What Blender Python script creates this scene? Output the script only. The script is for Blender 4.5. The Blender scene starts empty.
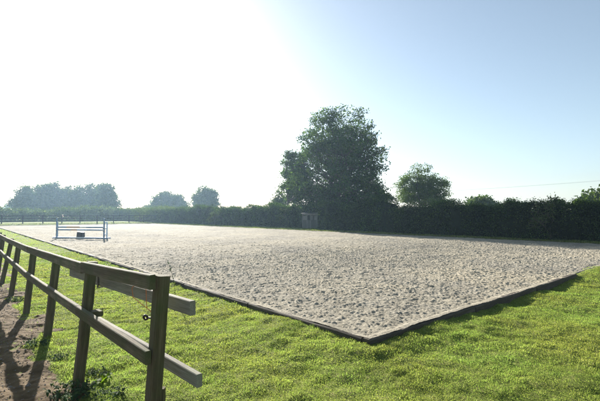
import bpy, math, random
import numpy as np
from mathutils import Vector

random.seed(7)
RNG = np.random.default_rng(11)
R = math.radians
scene = bpy.context.scene
COL = scene.collection

# ------------------------------------------------------------------ camera
CAM_H = 1.58
cam_data = bpy.data.cameras.new('camera')
cam_data.sensor_width = 36.0
cam_data.lens = 24.0
cam_data.clip_start = 0.050
cam_data.clip_end = 6000
cam = bpy.data.objects.new('camera', cam_data)
cam.location = (0, 0, CAM_H)
cam.rotation_euler = (R(90 + 2.0), 0, 0)
COL.objects.link(cam)
scene.camera = cam

# ------------------------------------------------------------------ sky and sun
SUN_EL = R(21.0)
SUN_AZ = R(-26.5)            # measured from +Y towards +X
world = bpy.data.worlds.new('World')
scene.world = world
world.use_nodes = True
wn = world.node_tree
wn.nodes.clear()
w_out = wn.nodes.new('ShaderNodeOutputWorld')
w_bg = wn.nodes.new('ShaderNodeBackground')
w_sky = wn.nodes.new('ShaderNodeTexSky')
w_sky.sky_type = 'NISHITA'
w_sky.sun_disc = False
w_sky.sun_elevation = SUN_EL
w_sky.sun_rotation = SUN_AZ
w_sky.air_density = 1.0
w_sky.dust_density = 0.8
w_sky.ozone_density = 2.4
w_bg.inputs['Strength'].default_value = 0.062
w_hsv = wn.nodes.new('ShaderNodeHueSaturation'); w_hsv.inputs['Saturation'].default_value = 0.74
w_hsv.inputs['Hue'].default_value = 0.488
wn.links.new(w_sky.outputs['Color'], w_hsv.inputs['Color'])
wn.links.new(w_hsv.outputs['Color'], w_bg.inputs['Color'])
wn.links.new(w_bg.outputs['Background'], w_out.inputs['Surface'])

sun_data = bpy.data.lights.new('sun', 'SUN')
sun_data.energy = 5.0
sun_data.angle = R(0.53)
sun_data.color = (1.0, 0.945, 0.86)
sun = bpy.data.objects.new('sun', sun_data)
sd = Vector((math.sin(SUN_AZ) * math.cos(SUN_EL), math.cos(SUN_AZ) * math.cos(SUN_EL), math.sin(SUN_EL)))
sun.rotation_euler = sd.to_track_quat('Z', 'Y').to_euler()
sun.location = sd * 60
COL.objects.link(sun)

vs = scene.view_settings
vs.view_transform = 'Standard'
vs.look = 'None'
vs.gamma = 1.0
vs.use_curve_mapping = False
vs.exposure = 1.50
scene.cycles.use_denoising = True
scene.cycles.max_bounces = 6
scene.cycles.transparent_max_bounces = 6
scene.cycles.volume_bounces = 1
scene.cycles.sample_clamp_indirect = 6.0

HAZE_DENSITY = 0.00062
HAZE_G = 0.55

# ------------------------------------------------------------------ arena frame: s across, t along
C0 = np.array([0.80, 4.68])
U = np.array([0.758, 0.652])
V = np.array([-0.652, 0.758])
WID, LEN = 20.0, 60.0

def w2st(x, y):
    dx, dy = x - C0[0], y - C0[1]
    return dx * U[0] + dy * U[1], dx * V[0] + dy * V[1]

def st2w(s, t):
    return C0[0] + s * U[0] + t * V[0], C0[1] + s * U[1] + t * V[1]

# ------------------------------------------------------------------ noise
def _hash(ix, iy, seed):
    h = (ix.astype(np.int64) * 374761393 + iy.astype(np.int64) * 668265263 + seed * 1442695041) & 0xFFFFFFFF
    h = ((h ^ (h >> 13)) * 1274126177) & 0xFFFFFFFF
    h = (h ^ (h >> 16)) & 0xFFFFFF
    return h / float(0xFFFFFF)

def vnoise(x, y, seed=0):
    x = np.asarray(x, float); y = np.asarray(y, float)
    ix = np.floor(x); iy = np.floor(y)
    fx = x - ix; fy = y - iy
    fx = fx * fx * (3 - 2 * fx); fy = fy * fy * (3 - 2 * fy)
    a = _hash(ix, iy, seed); b = _hash(ix + 1, iy, seed)
    c = _hash(ix, iy + 1, seed); d = _hash(ix + 1, iy + 1, seed)
    return (a * (1 - fx) + b * fx) * (1 - fy) + (c * (1 - fx) + d * fx) * fy

def fbm(x, y, seed=0, octv=4, gain=0.5):
    r = 0; a = 1; n = 0
    for k in range(octv):
        r = r + a * vnoise(x * 2 ** k + 17.3 * k, y * 2 ** k - 9.1 * k, seed + k)
        n += a; a *= gain
    return r / n

def sstep(a, b, x):
    t = np.clip((x - a) / (b - a), 0, 1)
    return t * t * (3 - 2 * t)

# fence posts: feet on the ground
POSTS = [(-1.015, 2.76), (-2.105, 3.86), (-3.29, 5.27), (-4.35, 6.41), (-5.62, 7.84), (-6.85, 9.25)]
_p = np.array(POSTS[-1]); _d = np.array([-0.632, 0.775])
while _p[1] < 46:
    _p = _p + _d * 1.82
    if _p[1] > 20:
        _d = V / np.hypot(*V)
    POSTS.append((float(_p[0]), float(_p[1])))
FP = np.array(POSTS)

def fence_dist(x, y):
    """signed distance to the fence line, positive on the path side"""
    px = np.interp(y, [-3.0] + list(FP[:, 1]), [4.2] + list(FP[:, 0]))
    return (px - x) * 0.72

def path_mask(x, y):
    d = fence_dist(x, y)
    e = (fbm(x * 1.6, y * 1.6, 31, 3) - 0.5) * 0.75 + (vnoise(x * 9, y * 9, 33) - 0.5) * 0.10
    e2 = (fbm(x * 0.8, y * 0.8, 41, 3) - 0.5) * 0.8
    return sstep(0.02, 0.12, d + e - 0.10 + 0.28 * sstep(4.6, 6.2, y)) * sstep(0.0, 0.2, 3.6 - d + e2)

def ground_h(x, y):
    s, t = w2st(x, y)
    out = np.maximum(np.maximum(-s, s - WID), np.maximum(-t, t - LEN))
    h = (fbm(x * 1.3, y * 1.3, 3, 3) - 0.5) * 0.075 + (fbm(x * 4.5, y * 4.5, 5, 3) - 0.5) * 0.06
    far = sstep(8, 60, np.hypot(x, y))
    h = h * (1 - 0.5 * far) + (fbm(x * 0.03, y * 0.03, 8, 2) - 0.5) * 0.5 * sstep(80, 250, np.hypot(x, y))
    left = np.clip(-s, 0, 50)
    dout = np.hypot(np.clip(-s, 0, 60), np.clip(-t, 0, 60))
    h = h + (0.050 + 0.045 * np.exp(-(np.clip(s, 0, 99) / 2.0) ** 2)) * np.exp(-(dout / 0.85) ** 1.5) * (s < WID) * (t < LEN)
    h = h + (vnoise(x * 11, y * 11, 6) - 0.5) * 0.012 * (far < 0.2)
    h = h + (0.150 + (vnoise(x * 3, y * 3, 7) - 0.5) * 0.03 - h) * sstep(7.0, 8.2, s) * np.exp(-np.clip(-t, 0, 50) / 1.2) * (s < WID + 0.2) * (t < 0.3)
    rise = np.where(s > WID, 0.155 + 0.11 * sstep(0.1, 1.3, s - WID), 0) * sstep(-3, 0, t)
    rise2 = np.where(t > LEN, 0.16 + 0.14 * sstep(0.1, 2.0, t - LEN), 0)
    rr = np.maximum(rise, rise2) * sstep(-6, 0, s + 0 * t)
    h = np.where(rr > 0.01, rr + h * 0.6, h)
    h = np.where(out < -0.02, 0.02, h)
    return h

# ------------------------------------------------------------------ helpers
def link(o, parent=None):
    COL.objects.link(o)
    if parent is not None:
        o.parent = parent
    return o

def tag(o, label=None, cat=None, group=None, kind=None):
    if label: o['label'] = label
    if cat: o['category'] = cat
    if group: o['group'] = group
    if kind: o['kind'] = kind
    return o

def empty(name, loc=(0, 0, 0), rz=0):
    o = bpy.data.objects.new(name, None)
    o.empty_display_size = 0.2
    o.location = loc
    o.rotation_euler = (0, 0, rz)
    COL.objects.link(o)
    return o

def np_mesh(name, verts, faces, mat, parent=None, smooth=False, loc=None, k=None):
    """verts Nx3 array, faces MxK array (all the same K)"""
    me = bpy.data.meshes.new(name)
    verts = np.asarray(verts, np.float32); faces = np.asarray(faces, np.int32)
    K = faces.shape[1]
    me.vertices.add(len(verts)); me.vertices.foreach_set('co', verts.ravel())
    me.loops.add(faces.size); me.loops.foreach_set('vertex_index', faces.ravel())
    me.polygons.add(len(faces))
    me.polygons.foreach_set('loop_start', np.arange(0, faces.size, K, dtype=np.int32))
    me.polygons.foreach_set('loop_total', np.full(len(faces), K, np.int32))
    if smooth:
        me.polygons.foreach_set('use_smooth', np.ones(len(faces), bool))
    me.update(calc_edges=True)
    me.materials.append(mat)
    o = bpy.data.objects.new(name, me)
    if loc is not None: o.location = loc
    return link(o, parent)

class MB:
    """collects polygons into one mesh"""
    def __init__(self):
        self.v = []; self.f = []
    def add(self, vs_, fs_):
        n = len(self.v)
        self.v += [tuple(map(float, q)) for q in vs_]
        self.f += [tuple(i + n for i in f) for f in fs_]
    def beam(self, a, b, w, h, up=(0, 0, 1), roll_taper=1.0, ends=(0, 0), segs=1, wob=0.0):
        """rectangular beam from a to b; w sideways, h along up; slightly wavy, chamfered"""
        a = Vector(a); b = Vector(b); d = (b - a).normalized()
        upv = Vector(up); side = d.cross(upv).normalized(); upv = side.cross(d).normalized()
        c = min(w, h) * 0.12
        prof = [(-w/2 + c, -h/2), (w/2 - c, -h/2), (w/2, -h/2 + c), (w/2, h/2 - c), (w/2 - c, h/2), (-w/2 + c, h/2), (-w/2, h/2 - c), (-w/2, -h/2 + c)]
        vs_ = []
        for i in range(segs + 1):
            q = i / segs
            p = a.lerp(b, q)
            k = 1 + (roll_taper - 1) * q
            ox = (random.random() - 0.5) * wob; oz = (random.random() - 0.5) * wob
            for (px, pz) in prof:
                e = (random.random() - 0.5) * wob * 0.3
                vs_.append(p + side * (px * k + ox + e) + upv * (pz * k + oz + e))
        fs_ = []
        for i in range(segs):
            for j in range(8):
                fs_.append((i*8 + j, i*8 + (j+1) % 8, (i+1)*8 + (j+1) % 8, (i+1)*8 + j))
        fs_.append(tuple(range(7, -1, -1)))
        fs_.append(tuple(segs*8 + j for j in range(8)))
        self.add(vs_, fs_)
    def tube(self, pts, rad, sides=7, cap=True):
        pts = [Vector(p) for p in pts]
        ref = Vector((0.31, 0.17, 0.93))
        rings = []
        for i, p in enumerate(pts):
            d = (pts[min(i+1, len(pts)-1)] - pts[max(i-1, 0)]).normalized()
            r0 = ref if abs(d.dot(ref)) < 0.9 else Vector((1, 0, 0))
            s_ = d.cross(r0).normalized(); t_ = d.cross(s_).normalized()
            rings.append([p + (s_ * math.cos(a) + t_ * math.sin(a)) * rad[i] for a in [2*math.pi*k/sides for k in range(sides)]])
        vs_ = [q for r in rings for q in r]
        fs_ = []
        for i in range(len(pts) - 1):
            for k in range(sides):
                fs_.append((i*sides + k, i*sides + (k+1) % sides, (i+1)*sides + (k+1) % sides, (i+1)*sides + k))
        if cap:
            fs_.append(tuple(range(sides - 1, -1, -1)))
            fs_.append(tuple((len(pts)-1)*sides + k for k in range(sides)))
        self.add(vs_, fs_)
    def box(self, x0, x1, y0, y1, z0, z1):
        self.add([(x0,y0,z0),(x1,y0,z0),(x1,y1,z0),(x0,y1,z0),(x0,y0,z1),(x1,y0,z1),(x1,y1,z1),(x0,y1,z1)],
                 [(0,3,2,1),(4,5,6,7),(0,1,5,4),(1,2,6,5),(2,3,7,6),(3,0,4,7)])
    def torus(self, c, R_, r, axis=(0,0,1), n=20, m=8, arc=1.0):
        ax = Vector(axis).normalized(); q = Vector((0,0,1)).rotation_difference(ax)
        pts = []
        for i in range(int(n*arc) + 1):
            a = 2*math.pi*i/n
            pts.append(Vector(c) + q @ Vector((R_*math.cos(a), R_*math.sin(a), 0)))
        self.tube(pts, [r]*len(pts), m)
    def build(self, name, mat, parent=None, smooth=False, loc=None):
        me = bpy.data.meshes.new(name)
        me.from_pydata(self.v, [], self.f); me.update()
        if smooth:
            for p in me.polygons: p.use_smooth = True
        me.materials.append(mat)
        o = bpy.data.objects.new(name, me)
        if loc is not None: o.location = loc
        return link(o, parent)

# ------------------------------------------------------------------ materials
def new_mat(name):
    m = bpy.data.materials.new(name); m.use_nodes = True
    nt = m.node_tree; nt.nodes.clear()
    out = nt.nodes.new('ShaderNodeOutputMaterial')
    return m, nt, out

def N(nt, typ, **kw):
    n = nt.nodes.new(typ)
    for k_, v_ in kw.items():
        if k_.startswith('i_'): n.inputs[k_[2:].replace('_', ' ')].default_value = v_
        else: setattr(n, k_, v_)
    return n

def ramp(nt, fac, stops):
    r = nt.nodes.new('ShaderNodeValToRGB')
    el = r.color_ramp.elements
    while len(el) < len(stops): el.new(0.5)
    for e, (p, c) in zip(el, stops):
        e.position = p; e.color = (*c, 1)
    nt.links.new(fac, r.inputs['Fac'])
    return r.outputs['Color']

def noise_fac(nt, scale, detail=4, rough=0.6, coord='Object', stretch=None, dist=0.0):
    tc = nt.nodes.new('ShaderNodeTexCoord')
    src = tc.outputs[coord]
    if stretch:
        mp = nt.nodes.new('ShaderNodeMapping'); mp.inputs['Scale'].default_value = stretch
        nt.links.new(src, mp.inputs['Vector']); src = mp.outputs['Vector']
    n = nt.nodes.new('ShaderNodeTexNoise')
    n.inputs['Scale'].default_value = scale; n.inputs['Detail'].default_value = detail
    n.inputs['Roughness'].default_value = rough; n.inputs['Distortion'].default_value = dist
    nt.links.new(src, n.inputs['Vector'])
    return n.outputs['Fac']

def mixc(nt, fac, a, b, mode='MIX'):
    m = nt.nodes.new('ShaderNodeMix'); m.data_type = 'RGBA'; m.blend_type = mode
    for sock, val in ((m.inputs[0], fac), (m.inputs[6], a), (m.inputs[7], b)):
        if isinstance(val, (int, float)): sock.default_value = val
        elif isinstance(val, tuple): sock.default_value = (*val, 1)
        else: nt.links.new(val, sock)
    return m.outputs[2]

def leaf_mat(name, stops, transl=0.45, tcol=(1.0, 1.15, 0.45), big=(0.5, 0.75, 1.25), bigscale=1.0, rough=0.55, gloss=0.015):
    m, nt, out = new_mat(name)
    geo = nt.nodes.new('ShaderNodeNewGeometry')
    c = ramp(nt, geo.outputs['Random Per Island'], stops)
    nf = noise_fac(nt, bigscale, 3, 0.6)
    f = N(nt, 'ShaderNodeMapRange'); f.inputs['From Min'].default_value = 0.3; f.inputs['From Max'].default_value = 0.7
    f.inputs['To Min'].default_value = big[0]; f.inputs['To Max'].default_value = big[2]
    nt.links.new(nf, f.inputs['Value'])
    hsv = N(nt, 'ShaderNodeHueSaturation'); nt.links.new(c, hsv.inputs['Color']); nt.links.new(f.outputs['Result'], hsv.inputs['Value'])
    hn = N(nt, 'ShaderNodeMapRange'); hn.inputs['From Min'].default_value = 0.35; hn.inputs['From Max'].default_value = 0.65
    hn.inputs['To Min'].default_value = 0.485; hn.inputs['To Max'].default_value = 0.525
    nt.links.new(noise_fac(nt, bigscale * 0.45, 3, 0.6), hn.inputs['Value']); nt.links.new(hn.outputs['Result'], hsv.inputs['Hue'])
    col = hsv.outputs['Color']
    d = nt.nodes.new('ShaderNodeBsdfDiffuse'); nt.links.new(col, d.inputs['Color'])
    t = nt.nodes.new('ShaderNodeBsdfTranslucent')
    tc = mixc(nt, 1.0, col, tcol, 'MULTIPLY'); nt.links.new(tc, t.inputs['Color'])
    mx = nt.nodes.new('ShaderNodeMixShader'); mx.inputs[0].default_value = transl
    nt.links.new(d.outputs[0], mx.inputs[1]); nt.links.new(t.outputs[0], mx.inputs[2])
    g = nt.nodes.new('ShaderNodeBsdfGlossy'); g.inputs['Roughness'].default_value = rough; g.inputs['Color'].default_value = (0.8, 0.85, 0.8, 1)
    mx2 = nt.nodes.new('ShaderNodeMixShader'); mx2.inputs[0].default_value = gloss
    nt.links.new(mx.outputs[0], mx2.inputs[1]); nt.links.new(g.outputs[0], mx2.inputs[2])
    nt.links.new(mx2.outputs[0], out.inputs['Surface'])
    return m

def prin(name, col, rough=0.8, spec=0.3, metal=0.0, bump=None, stops=None, nscale=6, stretch=None, detail=5, coord='Object'):
    m, nt, out = new_mat(name)
    p = nt.nodes.new('ShaderNodeBsdfPrincipled')
    p.inputs['Roughness'].default_value = rough; p.inputs['Metallic'].default_value = metal
    p.inputs['Specular IOR Level'].default_value = spec
    if stops:
        nf = noise_fac(nt, nscale, detail, 0.65, coord, stretch)
        nt.links.new(ramp(nt, nf, stops), p.inputs['Base Color'])
    else:
        p.inputs['Base Color'].default_value = (*col, 1)
    if bump:
        nf = noise_fac(nt, bump[0], 5, 0.7, coord, stretch)
        b = nt.nodes.new('ShaderNodeBump'); b.inputs['Strength'].default_value = bump[1]; b.inputs['Distance'].default_value = bump[2]
        nt.links.new(nf, b.inputs['Height']); nt.links.new(b.outputs['Normal'], p.inputs['Normal'])
    nt.links.new(p.outputs[0], out.inputs['Surface'])
    return m

M = {}
M['turf'] = prin('turf', (0.05, 0.06, 0.02), 0.95, 0.1, bump=(55, 1.0, 0.03), nscale=9, coord='Object', detail=10,
                 stops=[(0.36, (0.11, 0.14, 0.026)), (0.5, (0.18, 0.22, 0.042)), (0.64, (0.27, 0.27, 0.085))])
M['soil'] = prin('soil', (0.1, 0.07, 0.05), 0.95, 0.15, bump=(26, 0.8, 0.02), nscale=5, detail=8,
                 stops=[(0.3, (0.065, 0.041, 0.018)), (0.5, (0.125, 0.082, 0.038)), (0.72, (0.195, 0.138, 0.070))])
M['pebble'] = prin('pebble', (0.25, 0.22, 0.18), 0.9, 0.2, nscale=30, stops=[(0.3, (0.12, 0.10, 0.08)), (0.7, (0.28, 0.24, 0.20))])
M['sand'] = prin('sand', (0.4, 0.36, 0.3), 0.93, 0.12, bump=(45, 0.9, 0.02), nscale=3.4, detail=9,
                 stops=[(0.28, (0.25, 0.222, 0.166)), (0.5, (0.36, 0.322, 0.246)), (0.74, (0.455, 0.412, 0.325))])
def sand_patches():
    nt = M['sand'].node_tree
    p = [n for n in nt.nodes if n.type == 'BSDF_PRINCIPLED'][0]
    src = p.inputs['Base Color'].links[0].from_socket
    big = noise_fac(nt, 0.33, 5, 0.6, dist=0.6)
    c = mixc(nt, 1.0, src, ramp(nt, big, [(0.35, (0.80, 0.81, 0.84)), (0.5, (0.97, 0.97, 0.97)), (0.65, (1.12, 1.10, 1.06))]), 'MULTIPLY')
    fine = noise_fac(nt, 40, 3, 0.7)
    c = mixc(nt, 1.0, c, ramp(nt, fine, [(0.36, (0.62, 0.62, 0.64)), (0.5, (0.98, 0.98, 0.98)), (0.66, (1.15, 1.14, 1.1))]), 'MULTIPLY')
    nt.links.new(c, p.inputs['Base Color'])
sand_patches()
M['grass'] = leaf_mat('grass', [(0.0, (0.15, 0.20, 0.044)), (0.4, (0.185, 0.235, 0.054)), (0.8, (0.215, 0.26, 0.066)), (0.94, (0.24, 0.25, 0.085)), (1.0, (0.33, 0.30, 0.17))],
                      transl=0.58, tcol=(1.66, 1.74, 1.25), big=(0.75, 1, 1.25), bigscale=1.6, gloss=0.012, rough=0.6)
M['turf_bits'] = leaf_mat('turf_bits', [(0.0, (0.14, 0.185, 0.042)), (0.7, (0.20, 0.24, 0.058)), (1.0, (0.26, 0.28, 0.09))], transl=0.5, tcol=(1.6, 1.55, 1.0), big=(0.8, 1, 1.2), bigscale=1.6, gloss=0.0)
M['tall_grass'] = leaf_mat('tall_grass', [(0.0, (0.09, 0.13, 0.03)), (0.6, (0.16, 0.19, 0.05)), (1.0, (0.34, 0.30, 0.14))], transl=0.5, bigscale=2)
M['weed'] = leaf_mat('weed', [(0.0, (0.035, 0.065, 0.022)), (0.7, (0.06, 0.10, 0.03)), (1.0, (0.09, 0.13, 0.035))], transl=0.4, bigscale=3, gloss=0.02, rough=0.6)
M['dock'] = leaf_mat('dock', [(0.0, (0.14, 0.22, 0.02)), (1.0, (0.20, 0.28, 0.03))], transl=0.75, bigscale=6, gloss=0.015)
M['foliage_dark'] = leaf_mat('foliage_dark', [(0.0, (0.032, 0.056, 0.020)), (0.6, (0.056, 0.090, 0.028)), (1.0, (0.11, 0.15, 0.042))], transl=0.45, bigscale=0.8, big=(0.5, 1, 1.6))
M['foliage_mid'] = leaf_mat('foliage_mid', [(0.0, (0.05, 0.075, 0.025)), (0.6, (0.075, 0.11, 0.034)), (1.0, (0.12, 0.15, 0.045))], transl=0.42, bigscale=0.4, big=(0.7, 1, 1.3))
M['foliage_pale'] = leaf_mat('foliage_pale', [(0.0, (0.07, 0.10, 0.03)), (0.6, (0.10, 0.14, 0.04)), (1.0, (0.15, 0.18, 0.06))], transl=0.42, bigscale=0.4, big=(0.75, 1, 1.25))
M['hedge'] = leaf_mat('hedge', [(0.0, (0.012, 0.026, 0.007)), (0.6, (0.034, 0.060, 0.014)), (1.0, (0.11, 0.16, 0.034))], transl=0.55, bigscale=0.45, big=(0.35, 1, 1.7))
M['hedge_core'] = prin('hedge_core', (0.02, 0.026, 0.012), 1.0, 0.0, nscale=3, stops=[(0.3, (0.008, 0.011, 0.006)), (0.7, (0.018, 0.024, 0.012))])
M['bark'] = prin('bark', (0.1, 0.08, 0.06), 0.95, 0.1, nscale=5, stretch=(1, 1, 0.3), bump=(8, 0.6, 0.03), stops=[(0.3, (0.06, 0.05, 0.04)), (0.7, (0.15, 0.125, 0.10))])

def wood_mat(name, stops, green=None, gscale=3.0, nscale=4, stretch=(1, 1, 1), bump=0.008):
    m, nt, out = new_mat(name)
    p = nt.nodes.new('ShaderNodeBsdfPrincipled'); p.inputs['Roughness'].default_value = 0.85; p.inputs['Specular IOR Level'].default_value = 0.25
    nf = noise_fac(nt, nscale, 7, 0.7, 'Object', stretch, 0.4)
    c = ramp(nt, nf, stops)
    fine = noise_fac(nt, nscale * 12, 5, 0.75, 'Object', tuple(q * (0.5 if q < 1 else 1.3) for q in stretch))
    fr = N(nt, 'ShaderNodeMapRange'); fr.inputs['From Min'].default_value = 0.36; fr.inputs['From Max'].default_value = 0.62
    nt.links.new(fine, fr.inputs['Value'])
    c = mixc(nt, fr.outputs['Result'], mixc(nt, 1.0, c, (0.42, 0.40, 0.38), 'MULTIPLY'), c)
    if green:
        gf = noise_fac(nt, gscale, 4, 0.6, 'Object')
        mr = N(nt, 'ShaderNodeMapRange'); mr.inputs['From Min'].default_value = 0.42; mr.inputs['From Max'].default_value = 0.68
        mr.inputs['To Max'].default_value = 0.75
        nt.links.new(gf, mr.inputs['Value'])
        c = mixc(nt, mr.outputs['Result'], c, green)
    nt.links.new(c, p.inputs['Base Color'])
    b = nt.nodes.new('ShaderNodeBump'); b.inputs['Strength'].default_value = 0.8; b.inputs['Distance'].default_value = bump
    nt.links.new(fine, b.inputs['Height']); nt.links.new(b.outputs['Normal'], p.inputs['Normal'])
    nt.links.new(p.outputs[0], out.inputs['Surface'])
    return m

# grain runs along the object's local X (rails are built along X in their own space)
M['rail'] = wood_mat('rail', [(0.3, (0.085, 0.064, 0.036)), (0.5, (0.175, 0.135, 0.078)), (0.7, (0.31, 0.255, 0.16))], green=(0.065, 0.085, 0.028), stretch=(0.12, 2.2, 2.2), nscale=5)
M['post'] = wood_mat('post', [(0.3, (0.085, 0.064, 0.036)), (0.5, (0.16, 0.125, 0.070)), (0.7, (0.26, 0.215, 0.13))], green=(0.075, 0.095, 0.03), stretch=(2.2, 2.2, 0.12), nscale=5)
M['slip_rail'] = wood_mat('slip_rail', [(0.3, (0.20, 0.18, 0.145)), (0.5, (0.32, 0.29, 0.24)), (0.7, (0.44, 0.41, 0.35))], green=(0.26, 0.26, 0.18), gscale=2, stretch=(0.12, 2.2, 2.2), nscale=5)
M['edge_board'] = wood_mat('edge_board', [(0.3, (0.06, 0.048, 0.036)), (0.5, (0.11, 0.09, 0.068)), (0.7, (0.20, 0.17, 0.135))], stretch=(0.15, 2, 2), nscale=5)
M['dark_fence_wood'] = wood_mat('dark_fence_wood', [(0.3, (0.02, 0.018, 0.015)), (0.7, (0.055, 0.048, 0.038))], stretch=(0.15, 2, 2), nscale=5)  # plain darker wood tone so the far posts and rails stand out
M['hut_wood'] = wood_mat('hut_wood', [(0.3, (0.10, 0.105, 0.10)), (0.7, (0.19, 0.195, 0.185))], stretch=(2, 2, 0.3), nscale=4)
M['hut_trim'] = prin('hut_trim', (0.55, 0.56, 0.55), 0.7, nscale=5, stops=[(0.3, (0.12, 0.12, 0.115)), (0.7, (0.22, 0.22, 0.21))])
M['hut_roof'] = prin('hut_roof', (0.12, 0.12, 0.12), 0.9, nscale=6, stops=[(0.3, (0.09, 0.09, 0.09)), (0.7, (0.17, 0.17, 0.16))])
M['dark_inside'] = prin('dark_inside', (0.02, 0.02, 0.02), 0.9)
M['iron'] = prin('iron', (0.03, 0.028, 0.026), 0.55, 0.5, metal=0.3, nscale=40, stops=[(0.3, (0.02, 0.019, 0.018)), (0.7, (0.07, 0.05, 0.04))])
M['twine'] = prin('twine', (0.55, 0.18, 0.05), 0.8)
M['blue'] = prin('blue_paint', (0.2, 0.3, 0.42), 0.5, nscale=7, stops=[(0.3, (0.15, 0.24, 0.36)), (0.7, (0.24, 0.34, 0.46))])
M['pale_blue'] = prin('pale_blue_paint', (0.35, 0.50, 0.65), 0.5, nscale=7, stops=[(0.3, (0.30, 0.44, 0.58)), (0.7, (0.42, 0.56, 0.70))])
M['orange'] = prin('orange_paint', (0.5, 0.25, 0.12), 0.6, nscale=9, stops=[(0.3, (0.42, 0.27, 0.17)), (0.7, (0.55, 0.37, 0.25))])
M['white'] = prin('white_paint', (0.75, 0.75, 0.72), 0.5, nscale=9, stops=[(0.3, (0.62, 0.62, 0.58)), (0.7, (0.78, 0.78, 0.75))])
M['black_plastic'] = prin('black_plastic', (0.03, 0.03, 0.032), 0.5, nscale=9, stops=[(0.3, (0.022, 0.022, 0.024)), (0.7, (0.05, 0.05, 0.052))])
M['cable'] = prin('cable', (0.08, 0.08, 0.08), 0.6)

# ------------------------------------------------------------------ setting: ground
def graded(a, b, f0, f1, fine, growth, maxstep):
    """line positions from a to b: fine between f0 and f1, growing outwards"""
    mid = list(np.arange(f0, f1, fine))
    up = []; x = f1; st = fine
    while x < b:
        up.append(x); st = min(st * growth, maxstep); x += st
    up.append(b)
    dn = []; x = f0; st = fine
    while x > a:
        st = min(st * growth, maxstep); x -= st; dn.append(max(x, a))
    return np.array(dn[::-1] + mid + up)

def grid_faces(ns, nt_):
    i = np.arange(ns - 1)[:, None] * nt_ + np.arange(nt_ - 1)[None, :]
    return np.stack([i, i + nt_, i + nt_ + 1, i + 1], -1).reshape(-1, 4)

def snap(lines, vals):
    for v_ in vals:
        lines[np.argmin(np.abs(lines - v_))] = v_
    return lines

gs = graded(-275, 275, -6.5, 9.0, 0.05, 1.045, 12)
gt = graded(-275, 275, -3.2, 9.0, 0.05, 1.045, 12)
gs = np.unique(np.concatenate([gs[(np.abs(gs-20) > 0.12)], [19.95, 20.05, 20.12, 20.6, 21.4]]))
gs = gs[(np.abs(gs) > 0.049) | (gs == 0)]
gs = np.unique(np.concatenate([gs, [-0.03, 0.05]]))
gt = np.unique(np.concatenate([gt[np.abs(gt-60) > 0.12], [-0.03, 0.05, 59.95, 60.05, 60.12, 61]]))
SS, TT = np.meshgrid(gs, gt, indexing='ij')
XX, YY = st2w(SS, TT)
HH = ground_h(XX, YY)
np_mesh_obj = np_mesh('ground', np.stack([XX, YY, HH], -1).reshape(-1, 3), grid_faces(len(gs), len(gt)), M['turf'], smooth=True)
tag(np_mesh_obj, 'uneven ground under the turf around the sand arena', kind='structure')

# dirt path beside the fence
px_ = graded(-16.0, 2.6, -6.5, 1.4, 0.021, 1.03, 0.12); py_ = graded(-1.5, 20.0, 1.2, 8.0, 0.021, 1.03, 0.12)
PX, PY = np.meshgrid(px_, py_, indexing='ij')
pm = path_mask(PX, PY)
keep = (fence_dist(PX, PY) > -0.8) & (fence_dist(PX, PY) < 4.6)
def clod_h(x, y):
    return (np.maximum(0, fbm(x * 14, y * 14, 51, 3) - 0.5) * 0.04 + (fbm(x * 3.2, y * 3.2, 55, 3) - 0.5) * 0.022
            + np.maximum(0, vnoise(x * 34, y * 34, 57) - 0.62) * 0.028)
PH = ground_h(PX, PY) + 0.006 + clod_h(PX, PY) * (0.3 + 0.7 * pm) - 0.028 * (1 - pm)
fc = grid_faces(len(px_), len(py_))
kf = keep.ravel()[fc].all(1) & (pm.ravel()[fc].max(1) > 0.02)
fc = fc[kf]; used = np.unique(fc); remap = np.zeros(PX.size, np.int64); remap[used] = np.arange(len(used))
tag(np_mesh('dirt_path', np.stack([PX, PY, PH], -1).reshape(-1, 3)[used], remap[fc], M['soil'], smooth=True),
    'bare brown trodden earth path along the fence', kind='structure')

# ------------------------------------------------------------------ setting: sand with hoofprints
ss = graded(-0.03, 20.02, 0.0, 7.5, 0.0155, 1.010, 0.055)
tt = graded(-0.03, 59.98, 0.0, 7.5, 0.0155, 1.006, 0.09)
ss = np.unique(ss); tt = np.unique(tt)
SS, TT = np.meshgrid(ss, tt, indexing='ij')
def sand_h(S, T):
    clods = fbm(S * 18, T * 18, 61, 3, 0.6)
    h = (fbm(S * 1.1, T * 1.1, 65, 2) - 0.5) * 0.03
    h = h + (np.abs(clods - 0.5) * 2) ** 0.8 * 0.036 - 0.013
    h = h + (vnoise(S * 33, T * 33, 69) - 0.5) * 0.011 * np.exp(-np.hypot(S, T) / 25) + (fbm(S * 6, T * 6, 62, 2) - 0.5) * 0.03
    return h
SH = sand_h(SS, TT)
nprint = 20000
for k in range(nprint):
    cs = random.uniform(0.2, 19.8); ct = random.uniform(0.2, 59.8) if k % 4 else random.uniform(0.2, 18)
    i0, i1 = np.searchsorted(ss, [cs - 0.16, cs + 0.16]); j0, j1 = np.searchsorted(tt, [ct - 0.16, ct + 0.16])
    if i1 - i0 < 2 or j1 - j0 < 2: continue
    a = random.uniform(0, 6.28); ca, sa = math.cos(a), math.sin(a)
    dx = SS[i0:i1, j0:j1] - cs; dy = TT[i0:i1, j0:j1] - ct
    lx = (dx * ca + dy * sa) / random.uniform(0.9, 1.25); ly = -dx * sa + dy * ca
    r = np.hypot(lx, ly)
    dep = random.uniform(0.003, 0.014) * (1.6 if k % 9 == 0 else 1)
    SH[i0:i1, j0:j1] += -dep * np.exp(-(r / 0.046) ** 4) * (0.65 + 3.0 * np.clip(lx, -0.06, 0.06)) + dep * 0.55 * np.exp(-((r - 0.078) / 0.022) ** 2)
eb = np.minimum(np.minimum(SS, 20 - SS), np.minimum(TT, 60 - TT))
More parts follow.
